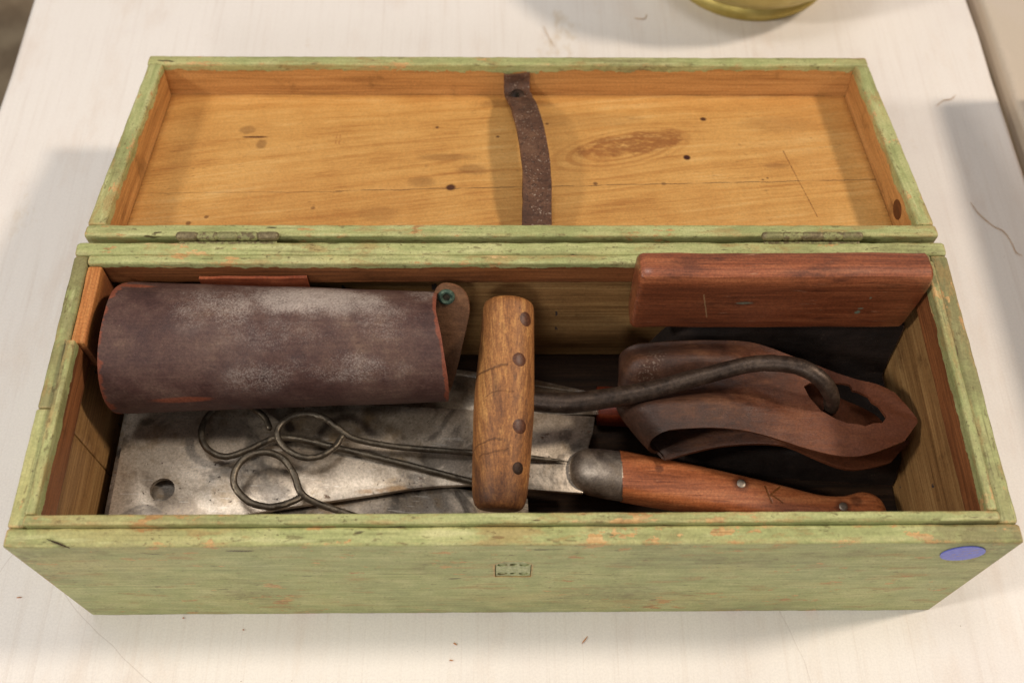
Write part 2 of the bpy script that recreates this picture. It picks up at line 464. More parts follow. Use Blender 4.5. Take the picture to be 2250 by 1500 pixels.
def brown_leather(name, a, b, c_, flesh=None, rough=.42, redden=False, dusty=False):
    g = G(name); x, y, z = g.xyz(g.P)
    big = g.noise(g.P, 26, 4, .6); med = g.noise(g.P, 90, 5, .65); fine = g.noise(g.P, 1100, 4, .7)
    crease = g.noise(g.scale(g.P, (.18, 1, 1)), 240, 4, .65)
    c = g.ramp(big*.55+med*.25+crease*.25, [(.34, a), (.52, b), (.70, c_)])
    dust = g.sm(g.noise(g.P, 1300, 2, .6), .68, .76)*g.sm(g.noise(g.P, 45, 3, .6), .52, .66)
    c = g.mix(dust*.8, c, (182, 160, 132))
    if dusty:
        d2 = g.sm(g.noise(g.P, 520, 4, .7), .58, .66)*g.sm(g.noise(g.P, 70, 3, .6), .42, .58)
        c = g.mix(d2*.75, c, (186, 166, 146))
        c = g.mix(g.sm(g.noise(g.P, 330, 4, .65), .56, .64)*.6, c, (46, 28, 20))
    e = g.edge(.0018, 1.6)
    c = g.mix(e*g.sm(med, .40, .62)*.55, c, (150, 92, 56))
    if redden:
        c = g.mix(g.sm(g.noise(g.scale(g.P, (.5, 1, 1), (3, 1, 1)), 34, 5, .68), .50, .64)*.55, c, (44, 28, 22))
        c = g.mix((1.0-g.sm(x+(big-.5)*.10, .11, .19))*.5, c, (62, 45, 36))
        wsp = g.sm(g.noise(g.P, 620, 3, .6), .56, .62)*g.spot(x-(y-.15)*.5, y, .097, .152, .007, .012, .6)
        c = g.mix(wsp*.22, c, (186, 174, 158))
        cr2 = g.sm(g.noise(g.scale(g.P, (.07, 1, 1), (1, 4, 2)), 330, 4, .65), .56, .64)
        c = g.mix(cr2*.5, c, (50, 28, 20))
        c = g.mix(g.sm(x+(big-.5)*.12, .14, .24)*.65, c, (118, 66, 42))
    if flesh: c = g.mix(g.sm(med+big*.3, .5, .85)*.6, c, flesh)
    return g.out(c, g.sm(med, .3, .7)*.25+rough, 0, fine*.35+crease*.8+med*.4, .0010, .6, .4)
M_sheath = brown_leather('sheath_leather', (36, 21, 16), (86, 51, 34), (128, 84, 54), redden=True)
M_strap = brown_leather('strap_leather', dusty=True, a=(56, 35, 25), b=(94, 63, 45), c_=(126, 92, 68), rough=.6)
M_pouch = brown_leather('stand_in_leather', (18, 12, 10), (32, 22, 17), (48, 34, 26), rough=.65)  # near black, so the added pouch carries the shade it fills
M_tab = brown_leather('tab_leather', (86, 58, 40), (116, 80, 54), (138, 100, 70), rough=.55)

def steel(name, base=(178, 164, 146), rough=.30, rust=1.0, metal=.55):
    g = G(name); x, y, z = g.xyz(g.P)
    big = g.noise(g.P, 13, 5, .62, .6); med = g.noise(g.P, 60, 6, .68); fine = g.noise(g.scale(g.P, (.12, 1, 1)), 700, 3, .6)
    c = g.ramp(big*.72+med*.28, [(.34, (98, 86, 72)), (.44, (136, 122, 105)), (.51, base), (.62, (206, 192, 174))])
    c = g.mix(g.sm(g.noise(g.P, 24, 5, .68), .50, .66)*.6*rust, c, (134, 110, 76))
    c = g.mix(g.sm(g.noise(g.P, 17, 5, .65, .8), .54, .62)*.6*rust, c, (74, 67, 60))
    rs = g.sm(g.noise(g.scale(g.P, (.7, 1, 1), (3, 7, 0)), 46, 6, .74), .625, .68)*rust
    c = g.mix((rs*.75).clamp(), c, (104, 66, 38))
    if rust == 1.0:
        yr = g.line(x, y, -.112, .0712, -.058, .0785, .0022, (g.noise(g.P, 120, 4, .7)-.5)*.006)
        c = g.mix(yr*g.sm(med, .40, .58)*.6, c, (138, 100, 54))
    pit = (g.sm(g.noise(g.P, 330, 3, .6), .66, .71)*rust).clamp()
    c = g.mix(pit*.8, c, (54, 38, 28))
    scr = g.sm(g.noise(g.scale(g.P, (.16, 1.6, 1), (0, 0, 3)), 260, 2, .5), .66, .70)
    c = g.mix(scr*.35, c, (206, 200, 190))
    mt = (1.0-rs*.8-pit*.6).clamp()*metal
    return g.out(c, big*.25+rs*.25+rough-.10, mt, fine*.15+rs*.4-pit*.5, .0005, .5, .5)
M_steel = steel('blade_steel'); M_steel2 = steel('lower_blade_steel', (140, 131, 120), .5, 1.4, .35)
M_ground = steel('ground_edge', (196, 192, 184), .30, .25)
M_bolster = steel('bolster_steel', (140, 128, 116), .40, .8, .75)

def iron(name, a=(44, 35, 29), b=(78, 64, 54), c_=(104, 88, 74), metal=.6, rough=.36):
    g = G(name)
    big = g.noise(g.P, 30, 4, .6); med = g.noise(g.P, 180, 5, .65); fine = g.noise(g.P, 900, 3, .6)
    c = g.ramp(big*.5+med*.5, [(.34, a), (.52, b), (.70, c_)])
    sp = g.sm(g.noise(g.P, 500, 3, .6), .66, .74)
    c = g.mix(sp*.5, c, (128, 104, 80))
    return g.out(c, med*.35+rough-.1, metal, med*.5+fine*.35, .0007, .6, .5)
M_iron = iron('hook_iron'); M_wire = iron('skewer_iron', (70, 62, 52), (104, 95, 82), (136, 124, 106), .75, .34)
M_rust = iron('rusty_screw', (36, 26, 20), (70, 48, 34), (100, 72, 50), .5, .5)

def handle_wood(name, light, mid, dark, axis, stain, sc=190, coat=.0, rough=.45, extra=None, amount=.5):
    g = G(name); x, y, z = g.xyz(g.P)
    v = g.P if axis == 'x' else g.vec(y, x, z)
    c, f = wood_cols(g, v, sc, light, mid, dark, .07)
    s1 = g.sm(g.noise(g.scale(v, (.3, 1, 1), (2, 1, 6)), 46, 5, .65), .50, .68)*amount
    c = g.mix(s1, c, stain)
    pore = g.sm(g.noise(g.scale(v, (.06, 1, 1), (5, 1, 1)), 620, 2, .5), .62, .72)*.45
    c = g.mix(pore, c, stain)
    sc_ = g.sm(g.noise(g.scale(v, (.5, 1, 1), (1, 8, 3)), 420, 3, .6), .70, .74)*.5
    c = g.mix(sc_*g.sm(g.noise(g.P, 40, 3, .5), .45, .62), c, (196, 166, 128))
    h = f*.5 - pore*.6
    if extra: c, h = extra(g, x, y, z, c, h)
    return g.out(c, f*.25+rough-.1, 0, h, .0007, .5, .45, coat)
def amber_extra(g, x, y, z, c, h):
    w = (g.noise(g.P, 80, 3, .6)-.5)
    for (yy, x0, x1, wd, k) in ((.137, -.03, -.004, .0010, .55), (.0875, -.03, -.008, .0008, .5), (.080, -.024, -.004, .0007, .4), (.118, -.02, .0, .0006, .3)):
        r = (1.0-g.sm((y-yy+w*.006-(x*.12)).abs(), wd*.4, wd))*x.gt(x0)*x.lt(x1)
        c = g.mix(r*k, c, (54, 28, 16)); h = h - r*.8
    c = g.mix((1.0-g.sm(y+w*.02, .050, .068))*.6, c, (66, 36, 20))
    return c, h
M_amber = handle_wood('hook_handle_wood', (200, 144, 82), (158, 104, 57), (100, 61, 34), 'y', (80, 48, 32), 170, 0.0, .58, amber_extra, .75)
def red_extra(g, x, y, z, c, h):
    up = z.gt(.028)
    w = (g.noise(g.P, 160, 3, .6)-.5)*.0012
    k = g.line(x, y, .1815, .0790, .1850, .0655, .0010, w)
    k = k.max(g.line(x, y, .1930, .0790, .1838, .0712, .0009, w)).max(g.line(x, y, .1855, .0722, .1930, .0660, .0009, w))
    c = g.mix(k*up*.85, c, (120, 70, 24)); h = h - k*1.6
    for (px, py, r) in ((.2470, .0690, .0042), (.164, .0800, .0058), (.2365, .0640, .0055), (.105, .0900, .003)):
        c = g.mix(g.spot(x, y, px, py, r, r, .35, w*300)*up*.6, c, (64, 32, 22))
    return c, h
M_red = handle_wood('cleaver_handle_wood', (194, 122, 76), (166, 94, 54), (116, 60, 31), 'x', (96, 44, 26), 150, .5, .34, red_extra, .4)
M_red2 = handle_wood('second_handle_wood', (176, 86, 52), (150, 62, 34), (96, 38, 20), 'x', (84, 36, 22), 150, .3, .4)
def block_extra(g, x, y, z, c, h):
    w = (g.noise(g.P, 120, 3, .6)-.5)
    for (px, pz, rx, rz, k) in ((.158, .1385, .006, .0016, .7), (.240, .126, .002, .0022, .9), (.2405, .131, .002, .001, .7), (.243, .145, .0007, .001, .8)):
        c = g.mix(g.spot(x, z, px, pz, rx, rz, .3, w*1.2)*k, c, (122, 136, 116))
    s = g.line(x, z, .128, .150, .136, .118, .0007, w*.002)
    c = g.mix(s*.7, c, (176, 140, 100))
    sc_ = g.sm(g.noise(g.scale(g.P, (.15, 1, 1)), 300, 4, .65), .62, .70)*g.sm(g.noise(g.P, 24, 3, .5), .48, .60)
    c = g.mix(sc_*.5, c, (190, 150, 120))
    e = g.edge(.003, 1.4)
    c = g.mix(e*.35, c, (196, 126, 70))
    return c, h
M_block = handle_wood('block_wood', (174, 104, 66), (140, 76, 46), (92, 48, 29), 'x', (66, 34, 25), 150, .35, .38, block_extra, .7)
M_dowel = handle_wood('dowel_wood', (112, 70, 46), (92, 54, 34), (66, 38, 26), 'x', (50, 26, 18), 260)

def laminate(name, base=(241, 234, 227), streakcol=(212, 196, 182), amt=1.0):
    g = G(name); x, y, z = g.xyz(g.P)
    v = g.vec(y, x, z)
    st = g.noise(g.scale(v, (.035, 1, 1)), 130, 5, .65, .3); st2 = g.noise(g.scale(v, (.02, 1, 1), (4, 1, 0)), 420, 3, .6)
    big = g.noise(g.P, 5, 4, .6); med = g.noise(g.scale(v, (.35, 1, 1)), 22, 5, .65)
    weave = g.noise(g.scale(g.P, (.15, 1, 1)), 900, 2, .5)
    c = g.mix(g.sm(st, .50, .74)*.25*amt, base, streakcol)
    c = g.mix(g.sm(st2, .54, .72)*.15*amt, c, (196, 178, 164))
    c = g.mix(g.sm(med, .50, .72)*.36*amt, c, (224, 206, 190))
    c = g.mix(g.sm(g.noise(g.P, 9, 4, .6), .50, .70)*.14, c, (214, 200, 196))
    stain = g.sm(g.noise(g.scale(v, (.6, 1, 1), (8, 2, 1)), 13, 5, .7), .62, .74)
    c = g.mix(stain*.45, c, (206, 180, 140))
    sp = g.sm(g.noise(g.P, 210, 2, .5), .76, .80); c = g.mix(sp*.5, c, (140, 112, 84))
    w = (g.noise(g.P, 14, 2, .5)-.5)*.02
    for (a, b, c0, d, wd, k) in ((-.20, -.09, -.33, .02, .0005, .22), (.215, -.10, .19, .01, .0006, .15), (-.40, -.02, -.34, .10, .0005, .2)):
        c = g.mix(g.line(x, y, a, b, c0, d, wd, w)*k, c, (140, 112, 92))
    return g.out(c, .44+0.0*0, 0, st*.3+weave*.3+sp*.4, .0003, .35, .35, grit=.05)
M_table = laminate('whitewashed_laminate'); M_table2 = laminate('beige_laminate', (206, 192, 174))
def simple(name, c1, c2, sc, rough, metal=0.0, bd=.0006, **k):
    g = G(name); n = g.noise(g.P, sc, 5, .65)
    return g.out(g.mix(g.sm(n, .35, .65), c1, c2), rough, metal, n, bd, .4, grit=.08, **k)
M_floor = simple('concrete_floor', (122, 104, 82), (156, 138, 112), 9, .8)
M_brass = simple('dull_brass', (176, 156, 84), (196, 178, 108), 30, .42, .75)
M_leg = simple('table_leg_metal', (70, 70, 70), (96, 94, 92), 40, .5, .6)
M_fibre = simple('straw_fibre', (176, 138, 96), (200, 166, 124), 300, .8)
M_chip = simple('wood_chip', (176, 104, 54), (206, 140, 82), 300, .8)
M_dark = simple('dark_recess', (40, 34, 24), (58, 50, 34), 300, .8)
M_verd = simple('verdigris_brass', (52, 74, 64), (98, 116, 98), 400, .55, .4)
def hinge_metal():
    g = G('hinge_metal'); n = g.noise(g.P, 260, 4, .6); m = g.noise(g.P, 60, 3, .5)
    c = g.mix(g.sm(n, .35, .65), (112, 98, 70), (138, 124, 92)); c = g.mix(g.sm(m, .46, .56)*.7, c, (146, 144, 96))
    return g.out(c, .5, .3, n, .0006, .5)
M_hinge = hinge_metal()
def hinge_green():
    g = G('hinge_green'); n = g.noise(g.P, 320, 4, .6)
    c = g.mix(g.sm(n, .42, .58), (150, 148, 98), (112, 98, 68))
    return g.out(c, .5, .1, n, .0006, .5)
M_hinge2 = hinge_green()
def plate_paint():
    g = G('plate_paint'); n = g.noise(g.P, 300, 4, .6); m = g.noise(g.scale(g.P, (.3, 1, 1)), 120, 3, .5)
    c = g.mix(g.sm(n, .35, .65), (158, 164, 112), (184, 186, 138)); c = g.mix(g.sm(m, .56, .66)*.7, c, (120, 92, 60))
    return g.out(c, .45, 0, n, .0005, .5)
M_plate = plate_paint()
def sticker():
    g = G('blue_sticker'); x, y, z = g.xyz(g.P); n = g.noise(g.P, 400, 3, .6)
    c = g.mix(g.sm(n, .3, .7), (92, 104, 206), (108, 118, 214))
    w = (g.noise(g.scale(g.P, (1, 1, 2)), 900, 2, .5)-.5)
    a = z-(x-.2705)*.28
    for zz, x0, x1 in ((.1385, .268, .278), (.1335, .264, .279), (.1290, .265, .275)):
        t = (1.0-g.sm((a-zz).abs()+w*.001, .0004, .0012))*x.gt(x0)*x.lt(x1)*g.sm(g.noise(g.scale(g.P, (1, 1, .2)), 1500, 1, .5), .42, .52)
        c = g.mix(t*.9, c, (136, 120, 150))
    return g.out(c, .35, 0, n, .0003, .2, .5, grit=.05)
M_stick = sticker()

# ------------------------------------------------------------------ setting
fl = bpy.data.meshes.new('floor'); fl.from_pydata([(-4, -4, -.75), (4, -4, -.75), (4, 5, -.75), (-4, 5, -.75)], [], [(0, 1, 2, 3)])
tag(link('floor', fl, M_floor, smooth=False), kind='structure')
def table(x0, x1, mat, label):
    t = empty('folding_table', ((x0+x1)/2, .4, -.75))
    tag(t, label, 'table')
    def put(o): o.parent = t; o.matrix_parent_inverse = Matrix.Translation(t.location).inverted(); return o
    put(link('tabletop', rboard('tabletop', x0, x1, -.45, 1.25, -.028, 0, 'y', .006, .0001, 3, .06), mat))
    for lx in (x0+.08, x1-.08):
        for ly in (-.36, 1.16):
            put(link('leg', tube('leg', [(lx, ly, -.744), (lx, ly, -.4), (lx, ly, -.03)], [.014]*3, 10, 3), M_leg))
    return t
table(-.4800, .4745, M_table, 'white washed table top carrying the green tool chest')
table(.4885, 1.30, M_table2, 'beige table top beyond the dark gap beside the chest table')

# ------------------------------------------------------------------ tool chest
W2 = .300; D = .2160; H = .1524
chest = empty('tool_chest')
tag(chest, 'open wooden chest in chipped green paint with its lid folded back', 'tool chest')
T0, TS = .0115, .0115          # board thickness front/back, ends
link('front_board', rboard('front_board', -W2, W2, 0, T0, 0.0, H, 'x', .0016, .0007, 1), M_px, chest)
link('back_board', rboard('back_board', -W2, W2, D-.0105, D, 0.0, H, 'x', .0022, .0008, 2), M_px, chest)
g_ = .0004
link('end_board', rboard('end_board', -W2, -W2+.0102, T0+g_, .0895, 0.0, H-.0002, 'y', .0015, .0006, 3), M_py, chest)
link('end_board', rboard('end_board', -W2+.0001, -W2+.0101, .0900, D-.0105-g_, 0.0, H-.0008, 'y', .0018, .0007, 4), M_py, chest)
link('end_board', rboard('end_board', W2-.0125, W2-.0004, T0+g_, D-.0105-g_, 0.0, H-.0004, 'y', .0020, .0008, 5), M_py, chest)
link('bottom_board', rboard('bottom_board', -W2+.0108, W2-.0130, T0+g_, D-.0112, .0015, .0120, 'x', .001, .0004, 6), M_bottom, chest)
# inner lip strips standing 4-5 mm proud of the rim
LZ0, LZ1 = .126, .1568
link('lip_strip', rboard('lip_strip', -W2+.0104, W2-.0128, T0+.0003, T0+.0068, LZ0, LZ1, 'x', .0014, .0007, 7), M_sx, chest)
link('lip_strip', rboard('lip_strip', -W2+.0104, W2-.0128, D-.0180, D-.0108, LZ0+.002, H+.0006, 'x', .0018, .0008, 8), M_sx, chest)
link('lip_strip', rboard('lip_strip', -W2+.0105, -W2+.0160, T0+.0072, .137, LZ0, LZ1-.0008, 'y', .0012, .0007, 9), M_sy, chest)
link('lip_strip', rboard('lip_strip', W2-.0186, W2-.0130, T0+.0072, D-.0184, LZ0, LZ1-.0006, 'y', .0013, .0008, 10), M_sy, chest)
cl = link('broken_cleat', rboard('broken_cleat', -W2+.0105, -W2+.0200, .1375, D-.0185, .118, .1500, 'y', .0012, .0010, 12), M_cleat, chest)
cl['label'] = 'raw orange wood where the lip strip broke away'

# strike plate on the front, its screws and keyholes
sp_poly = [(-.0128, -.0155), (.0092, -.0155), (.0092, .0090), (.0040, .0150), (-.0072, .0150), (-.0128, .0090)]
fb = [o for o in chest.children if o.name.startswith('front_board')][0]
cut(fb, [[(x*1.04, y_, .1040+z*1.04) for x, z in sp_poly] for y_ in (-.004, .0042)])
me = plate('strike_plate', sp_poly, .0014, lambda x, y: 0, .0003)
me.transform(Matrix(((1, 0, 0, 0), (0, 0, -1, .0012), (0, 1, 0, .1040), (0, 0, 0, 1))))
pl = link('strike_plate', me, M_plate)
for sx, sz, r in ((-.0086, .1118, .0032), (.0050, .1118, .0032), (-.0086, .0935, .0032), (.0050, .0935, .0032), (-.0018, .1122, .0024), (-.0018, .0938, .0020)):
    cut(pl, [[(sx+r*math.cos(2*math.pi*k/24), y_, sz+r*math.sin(2*math.pi*k/24)) for k in range(24)] for y_ in (-.004, .006)])
pl.parent = chest
for sx, sz in ((-.0086, .1118), (.0050, .1118), (-.0086, .0935), (.0050, .0935)):
    link('screw_head', disc('screw_head', (sx, .0024, sz-.0008), (0, -1, .3), .0025, .0009), M_plate, pl)
# blue price sticker
st = disc('price_sticker', (.2705, -.0005, .1333), (0, -1, .0), .0130, .0004, 40, .1)
link('price_sticker', st, M_stick, chest)
# splinters at the front corner
link('splinter', tube('splinter', [(-.2745, .0045, H+.0008), (-.2680, .0020, H+.0012), (-.2610, -.0004, H-.0010)], [.0002, .00055, .0002], 6, 4, .3), M_rust, chest)

# lid, in its own frame: x across, y away from the hinge, z out of the rim plane
lid_me = rboard('lid', -.2848, .2848, .0118, .2046, -.041, -.030, 'x', .0008, .0, 20)
lid = link('lid', lid_me, M_pine, chest)
lid['label'] = 'bare pine inside of the lid with a big knot'
LT = .19466
lid.matrix_local = Matrix(((1, 0, 0, 0), (0, math.cos(LT), math.sin(LT), .22094), (0, -math.sin(LT), math.cos(LT), .1529), (0, 0, 0, 1)))
def lidrail(x0, x1, y0, y1, ax, m, seed):
    return link('lid_rail', rboard('lid_rail', x0, x1, y0, y1, -.0425, 0.0, ax, .0018, .0008, seed), m, lid)
near_me = rboard('lid_rail', -.2968, .2978, 0.0002, .0116, -.0425, 0.0, 'x', .0020, .0008, 21)
for v in near_me.vertices:     # the hinge rail is planed back below so it clears the chest
    if v.co.y < .006: v.co.y += .0095*max(0, min(1, -v.co.z/.0425))
link('lid_rail', near_me, M_lx, lid)
lidrail(-.2985, .2978, .2048, .2160, 'x', M_lx, 22)
lidrail(-.2970, -.2850, .0119, .2045, 'y', M_ly, 23)
lidrail(.2850, .2972, .0119, .2045, 'y', M_ly, 24)
# knot in the right rail
kd = disc('rail_knot', (.2849, .046, -.017), (-1, 0, 0), .0062, .0003, 24, .2)
for v in kd.vertices:
    v.co.y = .046+(v.co.y-.046)*1.35; v.co.z = -.017+(v.co.z+.017)*1.1
link('rail_knot', kd, handle_wood('rail_knot_wood', (132, 78, 40), (102, 56, 28), (64, 32, 16), 'y', (50, 26, 14), 300), lid)
# leather stay strap
def strapmesh():
    path = [(.0055, .2030, -.0085), (.0055, .2015, -.0170), (.0060, .1940, -.0215), (.0085, .1800, -.0185), (.0115, .160, -.0130), (.0150, .130, -.0100), (.0180, .095, -.0098), (.0185, .060, -.0125), (.0175, .035, -.0175), (.0165, .0150, -.0235)]
    P = catmull(path, 6); grid = []
    for i, p_ in enumerate(P):
        row = []
        for j in range(9):
            t = (j-4)/4
            w = .0108 + .0004*n1(i*.3, 3+j)
            row.append((p_.x+t*w*.99, p_.y+.0012*t, p_.z + .0010*t*t + .0010*n1(i*.22+t, 9)))
        grid.append(row)
    return loft('stay_strap', grid, False, False)
sm_ = link('stay_strap', strapmesh(), M_strap, lid)
md = sm_.modifiers.new('s', 'SOLIDIFY'); md.thickness = .0026; md.offset = 0
baked(sm_)
link('strap_screw', disc('strap_screw', (.0058, .1885, -.0188), (0, -.35, 1), .0058, .0016, 20, .7), M_rust, lid)
sl = rboard('screw_slot', .0054, .0062, .1852, .1918, -.0182, -.0169, 'y', .0002, 0, 1, .002)
link('screw_slot', sl, M_dark, lid)
# hinges
for hx in (-.1965, .2071):
    hg = link('hinge', rboard('hinge', hx-.0335, hx+.0335, D-.0018, D+.0008, .1470, .1527, 'x', .0006, .0002, 3), M_hinge2, chest)
    for k in range(5):
        a = hx-.0345+k*.0138
        link('knuckle', tube('knuckle', [(a+.0016, .2187, .1552), (a+.0068, .2187, .1552), (a+.0122, .2187, .1552)], [.0031]*3, 16, 3, .04, k), M_hinge if k % 2 == 0 else M_hinge2, hg)

# ------------------------------------------------------------------ tools in the chest
zA = lambda x, y=0: .062-.0692*(x+.27)

# --- cleaver on top
cleaver = empty('cleaver', (-.05, .09, .045))
tag(cleaver, 'steel cleaver with a hanging hole and riveted red wood handle carved K', 'cleaver')
def under(o, par):
    o.parent = par; o.matrix_parent_inverse = Matrix.Translation(par.location).inverted(); return o
polyA = [(-.2770, .0300), (-.2772, .1400), (-.20, .1420), (-.12, .1405), (-.0428, .1388), (.0200, .1368), (.0618, .1356), (.0596, .1230), (.0560, .1120), (.0500, .0745), (.0170, .0762), (-.0050, .0778), (-.0319, .0789),
         (-.0530, .0775), (-.0738, .0748), (-.1055, .0687), (-.1289, .0644), (-.1674, .0573), (-.210, .048), (-.25, .036)]
ba = link('blade', plate('blade', polyA, .0040, zA, .0006), M_steel)
hx, hy, hr = -.2440, .0705, .0084
cut(ba, [[(hx+hr*math.cos(2*math.pi*k/40), hy+hr*1.0*math.sin(2*math.pi*k/40), z) for k in range(40)] for z in (.04, .08)])
under(ba, cleaver)
def grip(name, stations, seg=28, pw=.62):
    """stations: x, cy, cz, half-width (y), half-thickness (z)"""
    S5 = [catmull([(s[0], s[1], s[2]) for s in stations], 6), catmull([(s[3], s[4], 0) for s in stations], 6)]
    rings = []
    for c, wv in zip(*S5):
        ring = []
        for k in range(seg):
            a = 2*math.pi*k/seg; ca, sa = math.cos(a), math.sin(a)
            ring.append((c.x, c.y+math.copysign(abs(ca)**pw, ca)*wv.x, c.z+math.copysign(abs(sa)**pw, sa)*wv.y))
        rings.append(ring)
    return loft(name, rings)
bol = grip('bolster', [(.0405, .0920, .0405, .002, .001), (.0420, .0920, .0405, .0085, .0060), (.0465, .0919, .0403, .0142, .0098), (.0545, .0917, .0398, .0172, .0122), (.0650, .0905, .0390, .0182, .0132), (.0770, .0890, .0382, .0184, .0136), (.0785, .0888, .0381, .0180, .0132)], pw=.85)
under(link('bolster', bol, M_bolster), cleaver)
hd = grip('handle', [(.0786, .0888, .0381, .0176, .0128), (.0800, .0886, .0380, .0180, .0132), (.105, .0842, .0363, .0178, .0132), (.135, .0790, .0342, .0172, .0130), (.165, .0735, .0322, .0160, .0128), (.195, .0675, .0302, .0148, .0128), (.222, .0612, .0284, .0142, .0130),
                    (.240, .0590, .0272, .0160, .0132), (.254, .0600, .0264, .0185, .0132), (.264, .0592, .0260, .0168, .0120), (.2695, .0580, .0258, .0110, .0085), (.2705, .0580, .0258, .002, .002)], pw=.58)
under(link('handle', hd, M_red), cleaver)
for rx, ry in ((.1640, .0800), (.2365, .0640)):
    rz = (.0322 if rx < .2 else .0275)+.0129
    under(link('rivet', disc('rivet', (rx, ry, rz), (.05, 0, 1), .0032, .0006, 18, .6), M_bolster), cleaver)

# --- second cleaver under it
cb = empty('cleaver', (.0, .15, .028))
tag(cb, 'second cleaver with bright ground edge and plain red handle under the iron hook', 'cleaver')
zB = lambda x, y=0: .0290-.010*(x+.0)
polyB = [(-.165, .1150), (-.168, .1720), (-.11, .1740), (-.0406, .1755), (.0195, .1665), (.0614, .1600), (.0665, .1575), (.0668, .1425), (.0189, .1420), (.0000, .1150)]
under(link('blade', plate('blade', polyB, .0028, zB, .0005), M_steel), cb)
polyE = [(-.168, .1723), (-.168, .1790), (-.11, .1815), (-.0406, .1812), (.0195, .1725), (.0600, .1622), (.0614, .1603), (.0195, .1668), (-.0406, .1758), (-.11, .1743)]
under(link('cutting_edge', plate('cutting_edge', polyE, .0016, zB, .0004), M_ground), cb)
hb = grip('handle', [(.0640, .1515, .0270, .006, .006), (.0650, .1515, .0270, .0125, .0100), (.0680, .1512, .0268, .0142, .0120), (.09, .150, .0262, .0140, .0125), (.110, .1485, .0258, .0142, .0125), (.120, .1475, .0258, .0120, .0100), (.123, .1475, .0258, .003, .003)], pw=.65)
under(link('handle', hb, M_red2), cb)

# --- broad blade at the bottom of the stack
zC = lambda x, y=0: zA(x)-.0095
polyC = [(-.2838, .0215), (-.2838, .1330), (-.20, .1050), (-.10, .0880), (.0105, .0735), (.0120, .0215)]
kb = link('broad_blade', plate('broad_blade', polyC, .0024, zC, .0005), M_steel2)
tag(kb, 'plain square ended steel blade lying beneath the holed cleaver', 'blade')

# --- three wire skewers with looped ends
def px(u, v, z):
    """world point on the height z seen along the photograph's sight line, used to lay out the wires"""
    f = 2231.44
    d = cam.rotation_euler.to_matrix() @ Vector(((u-1125)/f, -(v-750)/f, -1.0))
    c = Vector(cam.location); t = (z-c.z)/d.z
    return c+d*t
def onA(u, v, off):
    z = .05
    for _ in range(6): z = zA(px(u, v, z).x)+.0015+off
    return px(u, v, z)
def skewer(label, pts, rad=.0026, tip=True):
    P = [onA(*q) for q in pts]
    R = [rad]*len(P)
    if tip: R[-1] = .0003; R[-2] = rad*.85
    o = link('skewer', tube('skewer', P, R, 12, 8, .10, len(pts)), M_wire)
    return tag(o, label, 'skewer', 'looped wire skewers on the cleaver blade')
skewer('looped wire skewer whose ring lies tucked beneath the leather roll', [(592, 940, .012), (580, 915, .010), (545, 892, .008), (500, 888, .008), (460, 910, .009), (442, 950, .011), (455, 985, .012), (495, 1003, .012), (545, 988, .011), (598, 964, .009), (640, 962, .008), (700, 974, .006), (760, 988, .005), (900, 1022, .0035), (1030, 1056, .0030), (1090, 1072, .0028), (1130, 1082, .0027)], .0023)
skewer('looped wire skewer whose sharp tip sticks out past the wooden hook handle', [(752, 958, .017), (735, 982, .018), (700, 1003, .019), (660, 1003, .021), (622, 980, .022), (609, 948, .023), (632, 920, .023), (672, 909, .022), (712, 918, .020), (742, 940, .018), (775, 962, .015), (830, 975, .012), (900, 984, .010), (1030, 994, .008), (1120, 1002, .006), (1190, 1008, .0045), (1250, 1014, .0035)], .0023)
skewer('looped wire skewer whose shaft runs down against the front board', [(664, 1090, .016), (630, 1106, .018), (590, 1113, .020), (548, 1102, .022), (517, 1070, .024), (516, 1035, .025), (540, 1005, .025), (580, 993, .024), (620, 1006, .021), (645, 1040, .019), (660, 1080, .018), (690, 1102, .015), (745, 1122, .012), (820, 1146, .009), (900, 1166, .007), (980, 1180, .006)], .0024)

# --- leather roll (arm guard) with eyeleted tab
roll = empty('leather_roll', (-.16, .155, .065))
tag(roll, 'rolled mauve brown leather guard with white bloom and an eyelet tab', 'leather guard')
def rollpt(u, th, dr=0.0, wobble=True):
    """u 0..1 left to right, th degrees: 0 front, 90 top, 180 back"""
    a = math.radians(th); cy = .1555+.0040*u; cz = .1115-.0060*u
    ry = .0450-.0060*u; rz = .0462-.0070*u
    if wobble:
        w = .0006*n1(u*3+th*.004, 5)
        dr = dr+w
    y = cy-(ry+dr)*math.cos(a); z = cz+(rz+dr)*math.sin(a)
    y = min(y, .1972+dr*.2)
    return y, z
rows = []
NU, NT = 60, 56
for i in range(NU+1):
    u = i/NU; row = []
    for j in range(NT+1):
        th = -70+j/NT*325
        # rounded front-lower corner on the left, slanted right end
        lf = max(0, 1-(th+70)/45); xl = -.2680-.0045*max(0, math.cos(math.radians(th)))**1.2*(1 if th < 90 else 0)+.020*lf**2.0+.008*max(0, (th-115)/35)**2*(th < 150)+.008*(th >= 150)
        xr = -.0530+.0085*max(0, math.cos(math.radians(th-10)))+.0003*n1(th*.05, 4)
        y, z = rollpt(u, th); row.append((xl+(xr-xl)*u, y, z))
    rows.append(row)
rm = link('guard', loft('guard', rows, False, False), M_mauve)
md = rm.modifiers.new('s', 'SOLIDIFY'); md.thickness = .0030; md.offset = -1
baked(rm); under(rm, roll)
A3, B3 = Vector((0, .1880, .1340)), Vector((0, .1480, .0720)); dv = (B3-A3).normalized(); fn = Vector((0, dv.z, -dv.y))
if fn.y > 0: fn = -fn
def onflap(u, v):
    f = 2231.44; d = cam.rotation_euler.to_matrix() @ Vector(((u-1125)/f, -(v-750)/f, -1.0)); c = Vector(cam.location)
    q = c+d*((A3-c).dot(fn)/d.dot(fn)); return q
